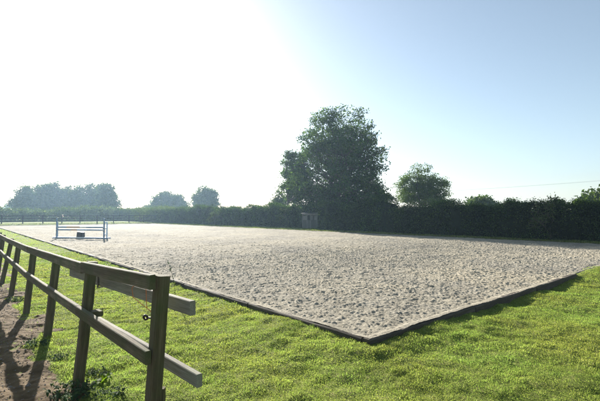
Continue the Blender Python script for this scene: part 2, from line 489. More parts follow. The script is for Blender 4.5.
SH = 0.122 + SH * (0.84 + 0.36 * sstep(3, 16, np.hypot(SS, TT))) * (0.25 + 0.75 * sstep(0.0, 0.25, eb)) + np.where((TT > 0.07) | (SS < 7.65), 0.037, 0) * (1 - sstep(0.03, 0.14, eb)) + (fbm(SS * 3, TT * 3, 15, 3) - 0.5) * 0.03 * (1 - sstep(0.03, 0.2, eb))
XX, YY = st2w(SS, TT)
tag(np_mesh('arena_sand', np.stack([XX, YY, SH], -1).reshape(-1, 3), grid_faces(len(ss), len(tt)), M['sand'], smooth=True),
    'pale grey-beige riding arena sand churned by hoofprints', kind='structure')
# ------------------------------------------------------------------ edging boards
def rail_obj(name, a, b, w, h, mat, parent, segs=6, wob=0.004, up=(0, 0, 1)):
    """a beam as its own object with local X along its length (so the grain follows it)"""
    a = Vector(a); b = Vector(b); d = b - a; L = d.length
    mb = MB(); mb.beam((-L/2, 0, 0), (L/2, 0, 0), w, h, segs=segs, wob=wob)
    o = mb.build(name, mat, parent)
    x = d.normalized(); z = Vector(up); y = z.cross(x).normalized(); z = x.cross(y)
    from mathutils import Matrix
    m = Matrix((x, y, z)).transposed().to_4x4(); m.translation = (a + b) / 2
    o.matrix_local = (parent.matrix_world.inverted() @ m) if False else m
    return o

def edging(name, label, p0, p1, blen=2.4, top=0.17, hgt=0.20, w=0.11):
    root = empty(name); tag(root, label, 'edging')
    p0 = np.array(p0, float); p1 = np.array(p1, float); L = np.hypot(*(p1 - p0)); n = max(1, round(L / blen)); d = (p1 - p0) / L
    for i in range(n):
        a = p0 + d * (L * i / n + 0.004); b = p0 + d * (L * (i + 1) / n - 0.004)
        ax, ay = st2w(*a); bx, by = st2w(*b)
        j = random.uniform(-0.008, 0.008); j2 = random.uniform(-0.008, 0.008)
        rail_obj('board', (ax, ay, top - hgt/2 + j), (bx, by, top - hgt/2 + j2), w, hgt, M['edge_board'], root, segs=7, wob=0.011)
    return root
edging('arena_edging', 'dark timber edging along the long left side of the sand, from near corner into distance', (-0.005, 0.07), (-0.005, 60.0), top=0.152)
edging('arena_edging', 'short near timber edging with sunlit top, running from corner to grassy opening', (-0.06, 0.0), (7.6, 0.0), top=0.157, hgt=0.24)
edging('arena_edging', 'far timber edging at foot of hedge, mostly in tree shade', (20.0, 0.0), (20.0, 59.95), top=0.17)
edging('arena_edging', 'timber edging across the far end of the sand, before the distant fence', (-0.05, 60.06), (20.05, 60.06), top=0.17)

# ------------------------------------------------------------------ post and rail fence
LEAN = Vector((U[0], U[1], 0))
def gz(x, y): return float(ground_h(np.array([x]), np.array([y]))[0])
POST_H = [1.155, 1.12, 1.04, 1.05, 1.03, 1.02]
LEANS = [0.07, 0.10, 0.09, 0.09, 0.11, 0.17]
fence = empty('post_and_rail_fence', (POSTS[0][0], POSTS[0][1], 0)); fence.location = (0, 0, 0)
tag(fence, 'weathered green-brown post and rail fence running away beside the dirt path', 'fence')
def post_top(i):
    h = POST_H[i] if i < 6 else 1.04
    l = LEANS[i] if i < 6 else 0.10
    p = POSTS[i]
    return Vector((p[0], p[1], 0)), Vector((p[0], p[1], 0)) + LEAN * l + Vector((0, 0, h))
def post_at(i, z):
    a, b = post_top(i); q = z / b.z
    return a.lerp(b, q)
for i in range(len(POSTS)):
    a, b = post_top(i)
    g = gz(a.x, a.y)
    d = (b - a).normalized()
    a2 = a - d * 0.25
    mb = MB()
    fd = Vector((V[0], V[1], 0))
    L = (b - a2).length
    mb.beam((0, 0, 0), (0, 0, L), 0.10, 0.085, up=(0, 1, 0), segs=7, wob=0.005)
    o = mb.build('post', M['post'], fence)
    from mathutils import Matrix
    z = d; x = fd - z * fd.dot(z); x.normalize(); y = z.cross(x)
    m = Matrix((x, y, z)).transposed().to_4x4(); m.translation = a2
    o.matrix_local = m
# rails on the path side of the posts
PATH = -LEAN
def rail_between(i, j, z, hgt=0.095, e0=0.05, e1=0.05, dz0=0, dz1=0):
    a = post_at(i, z) + PATH * 0.075; b = post_at(j, z) + PATH * 0.075
    a.z += dz0; b.z += dz1
    d = (b - a).normalized()
    return rail_obj('rail', a - d * e0, b + d * e1, 0.042, hgt, M['rail'], fence, segs=10, wob=0.003)
spans = [(0, 1), (1, 3), (3, 5)] + [(k, min(k + 2, len(POSTS) - 1)) for k in range(5, len(POSTS) - 1, 2)]
for n_, (i, j) in enumerate(spans):
    e0 = 0.04 if i == 0 else -0.003
    top_dz = {0: (0.075, 0.03), 1: (0.02, -0.025), 2: (0.035, 0.0)}.get(n_, (0, 0))
    low_dz = {0: (-0.005, 0.035), 1: (0.035, 0.005), 2: (0.005, 0.0)}.get(n_, (0, 0))
    rail_between(i, j, 1.045 if i < 2 else 0.985, hgt=0.10, e0=e0, e1=-0.003, dz0=top_dz[0], dz1=top_dz[1])
    rail_between(i, j, 0.63, hgt=0.092, e0=e0, e1=-0.003, dz0=low_dz[0], dz1=low_dz[1])
# iron fittings
def bolt_ring():
    c = post_at(0, 0.855)
    out_ = Vector((-0.72, -0.69, 0)).normalized()
    sidev = Vector((-V[0], -V[1], 0))
    p0 = c + Vector((V[0], V[1], 0)) * 0.03
    left = Vector((-0.95, 0.3, 0)).normalized()
    mb = MB()
    mb.tube([p0 + left * 0.03, p0 + left * 0.085], [0.007, 0.007], 8)
    mb.torus(p0 + left * 0.098, 0.015, 0.008, axis=(0.25, 1, 0.2), n=20, m=8)
    mb.build('iron_ring', M['iron'], fence, smooth=True)
bolt_ring()
# stub of timber behind the near post's foot
mb = MB(); mb.beam((0, 0, -0.2), (0.008, 0.006, 0.385), 0.04, 0.045, up=(0, 1, 0), segs=4, wob=0.006)
s0 = post_at(0, 0.0) + LEAN * 0.075 + Vector((0.0, -0.01, 0))
o = mb.build('stub', M['post'], fence); o.location = s0

# slip rails (loose poles behind the posts)
SL_A = Vector((-0.745, 2.80, 0)); SL_D = Vector((-0.692, 0.722, 0)).normalized()
def slip(label, z, t0, t1, hgt, z2=None):
    z2 = z if z2 is None else z2
    r = rail_obj('slip_rail', SL_A + SL_D * t0 + Vector((0, 0, z)), SL_A + SL_D * t1 + Vector((0, 0, z2)), 0.045, hgt, M['slip_rail'], None, segs=10, wob=0.002)
    tag(r, label, 'rail', 'loose slip rails lying behind the near fence posts')
    return r
slip('upper loose pale grey slip rail poking out past the near fence post', 0.932, 0.0, 3.0, 0.10, 0.872)
slip('lower loose pale grey slip rail poking out past the near fence post', 0.465, -0.10, 2.42, 0.09)
def bracket(t, z, hh, name='bracket'):
    """iron U strap that carries a slip rail, screwed to the post side"""
    c = SL_A + SL_D * t; nrm = Vector((SL_D.y, -SL_D.x, 0))
    mb = MB()
    o_ = 0.034
    for sgn in (-1, 1):
        mb.beam(c + nrm * sgn * o_ + Vector((0, 0, z - hh/2)), c + nrm * sgn * o_ + Vector((0, 0, z + hh/2 + (0.05 if sgn < 0 else 0))), 0.006, 0.035, up=SL_D)
    mb.beam(c - nrm * (o_ + 0.003) + Vector((0, 0, z - hh/2)), c + nrm * (o_ + 0.003) + Vector((0, 0, z - hh/2)), 0.035, 0.006)
    mb.build(name, M['iron'], fence)
# timber cleat on the second post that carries the lower slip rail
mb = MB(); cc = post_at(1, 0.635) + LEAN * 0.06; mb.beam(cc - Vector((V[0], V[1], 0)) * 0.03, cc - Vector((V[0], V[1], 0)) * 0.15, 0.10, 0.05, segs=2, wob=0.003)
mb.build('cleat', M['post'], fence)
bracket(1.90, 0.895, 0.13)
# orange baler twine between top rail and slip rail
pt = post_at(0, 1.0).lerp(post_at(1, 1.0), 0.16)
mb = MB()
mb.tube([pt + PATH*0.10 + Vector((0,0,0.05)), pt + PATH*0.09 + Vector((0.0,0,-0.02)), pt + PATH*0.02 + Vector((0.04,-0.03,-0.10)), pt + LEAN*0.04 + Vector((0.07,-0.05,-0.17))], [0.0025]*4, 6)
mb.tube([pt + PATH*0.10 + Vector((0,0,0.05)), pt + PATH*0.05 + Vector((0,0,0.09)), pt + PATH*0.0 + Vector((0.0,0,0.05)), pt + PATH*0.02 + Vector((0.04,-0.03,-0.10))], [0.0025]*4, 6)
tag(mb.build('twine', M['twine'], smooth=True), 'orange baler twine looped round the top fence rail beside the near post', 'twine')

# ------------------------------------------------------------------ far fence
def far_fence():
    root = empty('post_and_rail_fence')
    tag(root, 'dark distant post and rail fence beyond the far end of the sand', 'fence')
    n = 0; s = -46.0
    pts = []
    while s <= 25.6:
        x, y = st2w(s, 63.6); pts.append(Vector((x, y, gz(x, y)))); s += 2.35
    for p in pts:
        mb = MB(); mb.beam((0,0,-0.2), (0,0,1.18), 0.12, 0.10, up=(0,1,0)); o = mb.build('post', M['dark_fence_wood'], root); o.location = p
    for i in range(0, len(pts) - 1, 2):
        j = min(i + 2, len(pts) - 1)
        for z in (0.35, 0.72, 1.08):
            rail_obj('rail', pts[i] + Vector((0.02, -0.08, z)), pts[j] + Vector((0, -0.08, z)), 0.04, 0.10, M['dark_fence_wood'], root, segs=1, wob=0)
far_fence()

# ------------------------------------------------------------------ the jump in the sand
JL = Vector((-14.78, 24.35, 0.12)); JR = Vector((-11.66, 23.85, 0.12))
JD = (JR - JL).normalized(); JN = Vector((JD.y, -JD.x, 0))
def wing(loc, sgn, label, turn):
    root = empty('jump_stand', loc, math.atan2(JD.y, JD.x) + turn); tag(root, label, 'jump stand', 'jump stands')
    mb = MB(); mb.beam((0,0,0.03), (0,0,1.24), 0.075, 0.075, up=(0,1,0)); mb.build('upright', M['blue'], root)
    mb = MB(); mb.beam((sgn*0.42,0,0.03), (sgn*0.42,0,1.02), 0.06, 0.06, up=(0,1,0)); mb.build('upright', M['pale_blue'], root)
    for z in (0.25, 0.62, 0.98):
        mb = MB(); mb.beam((sgn*0.04,0,z), (sgn*0.40,0,z), 0.035, 0.07); mb.build('crossbar', M['pale_blue'], root)
    for x in (0, sgn*0.42):
        mb = MB(); mb.beam((x,-0.22,0.045), (x,0.22,0.045), 0.07, 0.07); mb.build('foot', M['blue'], root)
    for z in (0.54, 0.70):
        mb = MB(); mb.beam((-sgn*0.04,-0.0,z-0.065), (-sgn*0.13,-0.0,z-0.065), 0.06, 0.02); mb.beam((-sgn*0.13,-0.0,z-0.075), (-sgn*0.13,-0.0,z-0.03), 0.06, 0.012, up=(0,1,0)); mb.build('cup', M['iron'], root)
    return root
wing(JL, -1, 'left blue show-jump stand holding pole ends, nearest the arena edge', -0.98)
wing(JR, 1, 'right blue show-jump stand holding pole ends, towards the middle of the sand', 1.8)
def jump_pole(label, a, b, bands):
    d = b - a; L = d.length
    root = empty('jump_pole', (a + b) / 2, math.atan2(d.y, d.x)); tag(root, label, 'jump pole', 'coloured poles of the jump')
    x = -L/2
    for fr, m in bands:
        mb = MB(); mb.tube([(x, 0, 0), (x + fr * L, 0, 0)], [0.048, 0.048], 12, cap=True)
        mb.build('band', M[m], root, smooth=False); x += fr * L
JI = JD * 0.1
up = lambda z: Vector((0, 0, z))
jump_pole('top pole of the jump, blue ended with an orange and a white band', JL + JI + up(0.70), JR - JI + up(0.70), [(0.2,'blue'),(0.3,'orange'),(0.14,'white'),(0.36,'blue')])
jump_pole('second pole of the jump, just under the top one', JL + JI + up(0.54), JR - JI + up(0.54), [(0.3,'blue'),(0.14,'orange'),(0.22,'pale_blue'),(0.34,'blue')])
jump_pole('lowest pole of the jump, lying on the sand', JL + JI*0.4 + JN*0.1 + up(0.06), JR - JI*0.4 + JN*0.1 + up(0.06), [(0.3,'blue'),(0.35,'white'),(0.35,'blue')])
def filler():
    c = JL.lerp(JR, 0.47)
    root = empty('jump_block', c + JN*0.14*0 + Vector((0, 0.22, 0)), math.atan2(JD.y, JD.x) + 0.1)
    tag(root, 'squat black plastic block standing under the jump poles', 'jump block')
    mb = MB()
    a, b, h = 0.17, 0.20, 0.42
    o1 = [(-b,-.15,0.0),(b,-.15,0.0),(b,.15,0.0),(-b,.15,0.0)]; o2 = [(-a,-.12,h),(a+0.03,-.12,h-0.03),(a+0.03,.12,h-0.03),(-a,.12,h)]
    mb.add(o1 + o2, [(0,3,2,1),(4,5,6,7),(0,1,5,4),(1,2,6,5),(2,3,7,6),(3,0,4,7)])
    o = mb.build('body', M['black_plastic'], root)
    bv = o.modifiers.new('bevel', 'BEVEL'); bv.width = 0.03; bv.segments = 3
    mb = MB(); mb.tube([(-0.09,-0.145,0.27),(-0.09,-0.165,0.31),(0.09,-0.165,0.31),(0.09,-0.145,0.27)], [0.012]*4, 8); mb.build('handle', M['black_plastic'], root)
filler()

# ------------------------------------------------------------------ hut under the big tree
def hut():
    s_, t_ = 22.1, 0
    # stands where the ray at x=310 px meets the hedge line
    hx, hy = 1.0, 38.6
    g = gz(hx, hy)
    root = empty('wooden_hut', (hx, hy, g), math.atan2(V[1], V[0]) + math.pi + 0.75)
    tag(root, 'tiny pale wooden hut with a dark window under the big tree', 'hut')
    w, d, h = 0.72, 0.6, 1.34
    mb = MB()
    x = -w
    while x < w - 0.01:     # boarded lower front, back and sides
        mb.box(x + 0.004, x + 0.116, -d, -d + 0.025, 0.04, 0.78); mb.box(x + 0.004, x + 0.116, d - 0.025, d, 0.04, h); x += 0.12
    y = -d + 0.03
    while y < d - 0.1:
        mb.box(-w, -w + 0.025, y, y + 0.108, 0.04, h); mb.box(w - 0.025, w, y, y + 0.108, 0.04, h); y += 0.112
    mb.build('wall', M['hut_wood'], root)
    mb = MB()
    for (a0, a1) in ((-w + 0.08, -0.27), (0.03, 0.28), (0.42, w - 0.08)):
        mb.box(a0, a1, -d + 0.003, -d + 0.02, 0.785, h - 0.16)
    mb.build('panel', M['hut_trim'], root)
    mb = MB(); mb.box(-0.265, 0.025, -d + 0.005, -d + 0.012, 0.785, h - 0.16); mb.build('window', M['dark_inside'], root)
    for x in (-w, -0.30, 0.03, w - 0.07):
        mb = MB(); mb.box(x, x + 0.07, -d - 0.03, -d - 0.002, 0.0, h - 0.1); mb.build('upright', M['hut_trim'], root)
    mb = MB(); mb.box(-w - 0.03, w + 0.03, -d - 0.045, -d - 0.012, h - 0.10, h + 0.03); mb.build('fascia', M['hut_trim'], root)
    mb = MB()
    mb.add([(-w-.12,-d-.14,h+.03),(w+.12,-d-.14,h+.03),(w+.12,d+.1,h+.16),(-w-.12,d+.1,h+.16),(-w-.12,-d-.14,h+.07),(w+.12,-d-.14,h+.07),(w+.12,d+.1,h+.20),(-w-.12,d+.1,h+.20)],
           [(0,3,2,1),(4,5,6,7),(0,1,5,4),(1,2,6,5),(2,3,7,6),(3,0,4,7)])
    mb.build('roof', M['hut_roof'], root)
hut()

# ------------------------------------------------------------------ foliage
def leaf_quads(P, size, rng, flat=0.0, aspect=0.62):
    """one rhombic leaf per point, randomly turned"""
    n = len(P)
    a = rng.normal(size=(n, 3)); a[:, 2] *= (1 - flat); a /= np.linalg.norm(a, axis=1)[:, None] + 1e-9
    b = rng.normal(size=(n, 3)); b[:, 2] *= (1 - flat)
    b -= a * (a * b).sum(1)[:, None]; b /= np.linalg.norm(b, axis=1)[:, None] + 1e-9
    sz = (size * rng.uniform(0.6, 1.35, n))[:, None]
    c = np.cross(a, b)
    v0 = P - a * sz * 0.5; v2 = P + a * sz * 0.5 - c * sz * 0.12
    v1 = P + b * sz * 0.5 * aspect; v3 = P - b * sz * 0.5 * aspect
    Vv = np.stack([v0, v1, v2, v3], 1).reshape(-1, 3)
    F = np.arange(n * 4).reshape(-1, 4)
    return Vv, F

def clump_leaves(centers, radii, per, leaf, rng, sprig=7, spread=0.22, squash=0.62):
    """leaves gathered in sprigs on the shell of flattened clumps"""
    out_ = []
    for c, r in zip(centers, radii):
        ns = max(3, int(per * r * r / sprig))
        d = rng.normal(size=(ns, 3)); d /= np.linalg.norm(d, axis=1)[:, None]
        rr = r * (rng.uniform(0.25, 1.0, ns) ** 0.5)[:, None] * (1 + 0.25 * rng.normal(size=(ns, 1)))
        q = d * rr; q[:, 2] *= squash
        q = q + c
        sp = np.repeat(q, sprig, 0) + rng.normal(size=(ns * sprig, 3)) * spread * np.array([1, 1, 0.7])
        out_.append(sp)
    P = np.concatenate(out_)
    return leaf_quads(P, leaf, rng)

def make_tree(name, label, loc, lobes, trunk_h, trunk_r, mat, leaf=0.16, per=170, seed=1, stems=1, nclump=90, crad=(0.5, 1.0), group=None, cat='tree', sprig=7, spread=0.22, squash=0.62, trunk_spread=0.6, sil=None):
    """lobes: ellipsoids (cx, cy, cz, rx, ry, rz) in the tree's own space; clumps fill the outer half of them"""
    rng = np.random.default_rng(seed); rnd = random.Random(seed)
    root = empty(name, loc); tag(root, label, cat, group)
    vol = np.array([l[3] * l[4] * l[5] for l in lobes]) ** (2 / 3); vol /= vol.sum()
    cs = []; rs = []
    for l, v_ in zip(lobes, vol):
        for k in range(max(2, int(round(nclump * v_)))):
            d = rng.normal(size=3); d /= np.linalg.norm(d)
            q = rng.uniform(0.2, 1.0) ** 0.45
            c = np.array(l[:3]) + d * q * np.array(l[3:6]) * 0.86
            cs.append(c); rs.append(rng.uniform(*crad))
    if sil is not None:
        cs = []; rs = []
        zs = np.array([q[0] for q in sil]); lo = np.array([q[1] for q in sil]); hi = np.array([q[2] for q in sil])
        o_ = np.argsort(zs); zs, lo, hi = zs[o_], lo[o_], hi[o_]
        while len(cs) < nclump:
            z = rng.uniform(zs[0], zs[-1]); r = rng.uniform(*crad)
            a, b = np.interp(z + 0.25 * r, zs, lo), np.interp(z + 0.25 * r, zs, hi)
            hw = (b - a) / 2 + 0.35
            sd_ = rng.choice([-1.0, 1.0]); nz = vnoise(np.array([z * 0.75]), np.array([sd_ * 3.1]), seed + 8)[0]
            if rng.uniform(0, 1) > hw / 5.0: continue
            ang = rng.uniform(-np.pi / 2, np.pi / 2) + (0 if sd_ > 0 else np.pi); q = rng.uniform(0, 1) ** 0.4
            e = max(0.05, (hw - r * 0.7) * (0.86 + 0.26 * nz))
            x = (a + b) / 2 + math.cos(ang) * q * e; y = math.sin(ang) * q * e * 0.9
            hole = fbm(np.array([x * 0.55 + 50 + y * 0.4]), np.array([z * 0.75 + y * 0.3]), seed + 3, 2)[0]
            if hole < 0.37: continue
            cs.append((x, y, z)); rs.append(r)
    cs = np.array(cs); rs = np.array(rs)
    Vv, F = clump_leaves(cs, rs, per, leaf, rng, sprig, spread, squash)
    np_mesh('crown', Vv, F, mat, root)
    mb = MB()
    tops = []
    zt = max(l[2] + l[5] * 0.6 for l in lobes) * (0.82 if sil is not None else 0.95)
    mx_ = sum(l[0] for l in lobes) / len(lobes); my_ = sum(l[1] for l in lobes) / len(lobes)
    for s_ in range(stems):
        a = 2 * math.pi * s_ / max(1, stems) + rnd.uniform(0, 1)
        o0 = Vector((math.cos(a), math.sin(a), 0)) * (trunk_spread * 0.35 if stems > 1 else 0)
        o1 = Vector((math.cos(a), math.sin(a), 0)) * (trunk_spread * 2.2 if stems > 1 else 0.2) + Vector((mx_, my_, 0)) * 0.7
        pts = []; rad = []
        for k in range(9):
            q = k / 8
            p = o0.lerp(o1, q ** 1.3) + Vector((rnd.uniform(-.1,.1), rnd.uniform(-.1,.1), 0)) * (q * 1.5) + Vector((0, 0, -0.2 + q * zt))
            pts.append(p); rad.append(trunk_r * (1 - q * 0.9) * (1.35 if k == 0 else 1))
        mb.tube(pts, rad, 9)
        tops.append((pts, rad))
    for c, r in zip(cs, rs):
        pts, rad = tops[rnd.randrange(len(tops))]
        c_ = Vector(c)
        # leave the stem well below the clump
        k = min(range(len(pts)), key=lambda i: abs(pts[i].z - max(trunk_h, c_.z - 0.38 * (Vector((c_.x, c_.y)) - Vector((pts[i].x, pts[i].y))).length - 0.5)))
        k = max(1, k); p0 = pts[k]; r0 = min(rad[k] * 0.45, 0.012 + 0.009 * (c_ - p0).length)
        mid = p0.lerp(c_, 0.5) + Vector((rnd.uniform(-.25,.25), rnd.uniform(-.25,.25), rnd.uniform(-.1,.3)))
        mb.tube([p0, mid, c_], [r0, r0 * 0.6, 0.012], 5, cap=False)
        for w_ in range(4):
            e = c_ + Vector((rnd.gauss(0,1), rnd.gauss(0,1), rnd.gauss(0,.6))).normalized() * r * 0.9
            mb.tube([mid.lerp(c_, 0.7), e], [r0 * 0.45, 0.006], 4, cap=False)
    mb.build('trunk', M['bark'], root, smooth=True)
    return root

def img(x, y_px, Z, z_override=None):
    """world point at depth Z seen at photo pixel x"""
    return ((x - 300) / 400 * Z, Z)

# the big spreading tree: base behind the hedge
BT = img(334, 0, 42.0)
B = lambda x, y: ((x - 334) / 400 * 42.0, 1.58 + (214.5 - y) * 42.0 / 400)   # photo pixel -> local x, z at the tree's depth
big = []
for (x, y, rx, rz, dy) in [(346,128,15,13,0.4),(322,132,15,10,-0.5),(365,148,14,12,0.3),(334,150,20,13,0),(311,152,12,10,0.8),(372,172,14,11,-0.4),
                           (350,170,16,12,1.0),(318,172,15,12,-1.0),(376,192,12,10,0.6),(336,118,10,9,0.2),(352,112,6,6,0),(318,120,8,7,0.5),(340,140,24,14,0.2),(340,162,26,14,0.8),(330,185,24,13,0.6),(352,184,24,13,-0.4),(362,206,24,9,1.2),(322,210,24,8,0.8),(379,178,8,8,0),(306,162,9,10,-.6),(366,134,9,9,.4),(356,198,18,10,-1.4),(318,198,18,11,-1.6),(340,205,26,9,-2.0),(304,182,9,14,0.5),(300,204,14,9,-1.0)]:
    lx, lz = B(x, y)
    big.append((lx, dy, lz - 0.0, rx * 42/400, rx * 42/400 * 0.95, rz * 42/400))
big_sil = []
for (y, x0, x1) in [(107,342,351),(113,322,364),(119,310,368),(127,307,373),(136,302,376),(146,300,380),(156,296,383),(166,294,386),(176,292,387),(186,292,388),(196,297,389),(206,295,391),(214,296,390),(222,300,386)]:
    a_, z_ = B(x0, y); b_, _z = B(x1, y); big_sil.append((z_, a_, b_))
make_tree('broadleaf_tree', 'tallest dark spreading tree, in the middle of the skyline above the hut', (BT[0], BT[1], 0.2), big, 2.6, 0.26, M['foliage_dark'],
          leaf=0.20, per=160, seed=5, stems=4, nclump=760, crad=(0.3, 1.0), spread=0.17, trunk_spread=0.55, sil=big_sil, squash=0.75)
T_ = lambda x0, y0, Z: (lambda x, y, rx, rz, dy=0: ((x - x0) / 400 * Z, dy, 1.58 + (214.5 - y) * Z / 400, rx * Z / 400, rx * Z / 400, rz * Z / 400))
l = T_(290, 0, 44)
make_tree('broadleaf_tree', 'smaller dark tree tucked against the left side of the tallest tree', (img(290,0,44)[0], 44, 0.2),
          [l(289,160,7,8), l(298,163,11,10), l(294,176,12,12), l(300,186,12,12), l(302,176,9,10), l(302,192,9,9), l(288,172,7,9), l(296,180,9,10), l(287,190,6,9), l(296,198,9,9)], 1.8, 0.14, M['foliage_dark'], leaf=0.18, per=380, seed=8, stems=2, nclump=170, crad=(0.35, 0.7), spread=0.15)
l = T_(277, 0, 56)
make_tree('broadleaf_tree', 'low hazy bush-like tree at left foot of the tallest tree, over the hedge', (img(277,0,56)[0], 56, 0.2),
          [l(279,199,6,9), l(273,204,5,7), l(283,205,6,8), l(277,208,8,6)], 1.0, 0.05, M['foliage_mid'], leaf=0.19, per=380, seed=9, nclump=40, crad=(0.35, 0.7), spread=0.15)
l = T_(422, 0, 50)
make_tree('broadleaf_tree', 'lighter green loose-crowned tree behind the hedge, right of the tallest tree', (img(422,0,50)[0], 50, 0.2),
          [l(422,175,12,9), l(416,182,17,11,0.3), l(432,184,15,11,-0.3), l(422,202,27,8), l(414,195,18,10,.5), l(432,196,18,10,-.5), l(409,186,13,9,0.4), l(433,186,14,9,-0.4), l(420,194,20,9), l(440,199,11,7), l(404,199,9,7)], 1.8, 0.17, M['foliage_pale'], leaf=0.17, per=300, seed=12, stems=2, nclump=200, crad=(0.4, 0.8), spread=0.17)

# trees on the left skyline
def sky_tree(label, x, ytop, wpx, Z, seed, ybot=212, group=None, mat='foliage_mid', n=38):
    l = T_(x, 0, Z)
    hh = (214.5 - ytop); r = wpx / 2
    rnd = random.Random(seed)
    rz = (ybot - ytop) / 2
    lobes = [l(x, ytop + rz * 0.75, r * 0.72, rz * 0.75), l(x - r*0.35, ytop + rz * 1.1, r * 0.65, rz * 0.75, 1.0), l(x + r*0.35, ytop + rz * 1.15, r * 0.65, rz * 0.72, -1.0), l(x, ytop + rz*1.45, r * 0.95, rz * 0.6), l(x - r*0.5, ytop + rz*1.7, r * 0.6, rz * 0.4), l(x + r*0.5, ytop + rz*1.7, r * 0.6, rz * 0.4)]
    return make_tree('broadleaf_tree', label, (img(x,0,Z)[0], Z, 0.2), lobes, 1.6, 0.22, M[mat], leaf=0.40, per=130, seed=seed, nclump=int(n * 2.4), crad=(0.8, 1.5), group=group, spread=0.3, sprig=6)
G1 = 'hazy trees of the left-hand clump'
sky_tree('small spiky-topped tree at the left end of the big hazy clump', 25, 186, 22, 96, 21, group=G1)
sky_tree('second tree from the left in the big hazy clump, taller than its left neighbour', 43, 180.5, 26, 104, 22, group=G1)
sky_tree('middle tree of the big hazy clump on the left, its highest crown', 60, 179.5, 28, 108, 23, group=G1)
sky_tree('third tree from the right in the big hazy left clump, slightly lower top', 77, 183.5, 26, 104, 24, group=G1)
sky_tree('second tree from the right in the big hazy left clump', 93, 182, 24, 108, 25, group=G1)
sky_tree('rounded tree at the right end of the big hazy left clump', 107, 182.5, 22, 100, 26, group=G1)
G2 = 'pair of hazy domed trees between the left clump and the tallest tree'
sky_tree('wide low domed hazy tree, left one of the pair above the hedge', 168, 191, 43, 112, 27, group=G2, n=46)
sky_tree('rounder taller hazy tree, right one of the pair above the hedge', 206, 185.5, 29, 104, 28, group=G2)
# right skyline, low tops over the hedge
sky_tree('low rounded tree top just over the hedge, right of the loose-crowned tree', 481, 200, 20, 60, 31, ybot=215, mat='foliage_mid', n=20)
sky_tree('small hazy distant tree top over the hedge, left of the tall leafy bush', 512, 200.5, 14, 130, 32, ybot=214, n=14)
sky_tree('tiny bluish far tree beside the other hazy top over the hedge', 525, 201.5, 10, 170, 33, ybot=214, n=12)
sky_tree('tree top peeping over the hedge at the right edge of the view', 598, 199, 9, 40, 34, ybot=212, n=14)

# hedges
def hedge(name, label, t0, t1, sc=21.9, base=0.25, top=2.3, thick=1.3, mat='hedge', leaf=0.07, dens=420, seed=3, cat='hedge', rag=0.3, topfun=None, grad=True):
    rng = np.random.default_rng(seed)
    L = t1 - t0
    root = empty(name, (*st2w(sc + thick/2, (t0 + t1)/2), 0)); tag(root, label, cat)
    ox, oy = st2w(sc + thick/2, (t0 + t1)/2)
    def tops(t): 
        b_ = top + (fbm(t * 0.5, t * 0 + seed, seed, 3) - 0.5) * rag * 2 + (vnoise(t * 1.3, t * 0 + 4, seed + 21) - 0.5) * 0.42
        return b_ + (topfun(t) if topfun else 0)
    # dark twiggy core
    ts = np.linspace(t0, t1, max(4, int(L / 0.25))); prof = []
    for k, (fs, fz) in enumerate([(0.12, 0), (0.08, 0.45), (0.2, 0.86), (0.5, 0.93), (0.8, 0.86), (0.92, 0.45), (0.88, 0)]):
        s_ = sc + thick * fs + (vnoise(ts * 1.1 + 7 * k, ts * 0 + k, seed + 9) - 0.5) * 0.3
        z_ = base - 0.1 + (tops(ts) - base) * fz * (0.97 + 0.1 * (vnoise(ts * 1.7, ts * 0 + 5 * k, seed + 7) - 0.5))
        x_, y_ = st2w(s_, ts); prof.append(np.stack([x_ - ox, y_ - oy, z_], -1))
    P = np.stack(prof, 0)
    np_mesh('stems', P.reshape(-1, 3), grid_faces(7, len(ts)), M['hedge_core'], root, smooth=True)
    n = int(L * (top + thick + top * 0.5) * dens / 4)
    t = rng.uniform(t0, t1, n)
    tp = tops(t)
    zc_ = 0
    which = rng.uniform(0, 1, n)
    fz = rng.uniform(0, 1, n)
    bul = (fbm(t * 1.1, fz * 2.4 + 40, seed + 4, 3) - 0.5) * 1.5
    front = which < 0.52; topm = (which >= 0.52) & (which < 0.85)
    s_ = np.where(front, sc - bul * 0.5 + 0.08 + 0.22 * fz ** 3, np.where(topm, sc + rng.uniform(0.1, 0.95, n) * thick, sc + thick))
    z_ = np.where(topm, tp + (fbm(t * 2.3, s_ * 0 + 3, seed + 12, 3) - 0.5) * 0.35 - np.abs(rng.normal(size=n)) * 0.2 + 0.02, base + (tp - base) * fz * 1.03)
    z_ = z_ + (vnoise(t * 2.2, s_ * 2.2, seed + 2) - 0.5) * 0.2 * topm
    # a few long shoots standing up from the top
    sh = topm & (rng.uniform(0, 1, n) < 0.02 + 0.05 * sstep(0.55, 0.75, fbm(t * 0.7, t * 0 + 9, seed + 20, 2)))
    z_ = z_ + np.where(sh, rng.uniform(0.05, 0.32, n), 0)
    x_, y_ = st2w(s_ + rng.normal(size=n) * 0.05, t)
    C = np.stack([x_ - ox, y_ - oy, z_], -1)
    Pp = np.repeat(C, 7, 0) + rng.normal(size=(n * 7, 3)) * 0.075 * (leaf / 0.07)
    Vv, F = leaf_quads(Pp, leaf, rng)
    np_mesh('foliage', Vv, F, M[mat], root)
    return root
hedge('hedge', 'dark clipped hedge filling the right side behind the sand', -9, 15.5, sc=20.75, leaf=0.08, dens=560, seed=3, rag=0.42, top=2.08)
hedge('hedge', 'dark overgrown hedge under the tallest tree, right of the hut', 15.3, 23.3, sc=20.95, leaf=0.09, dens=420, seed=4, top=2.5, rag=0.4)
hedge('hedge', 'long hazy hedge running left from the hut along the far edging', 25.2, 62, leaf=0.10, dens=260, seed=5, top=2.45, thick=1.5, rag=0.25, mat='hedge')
hedge('hedge', 'pale sunlit distant hedge sloping away beyond the far end of the sand', 62, 118, leaf=0.16, dens=90, seed=6, top=2.5, thick=2.6, rag=0.35, mat='foliage_pale')

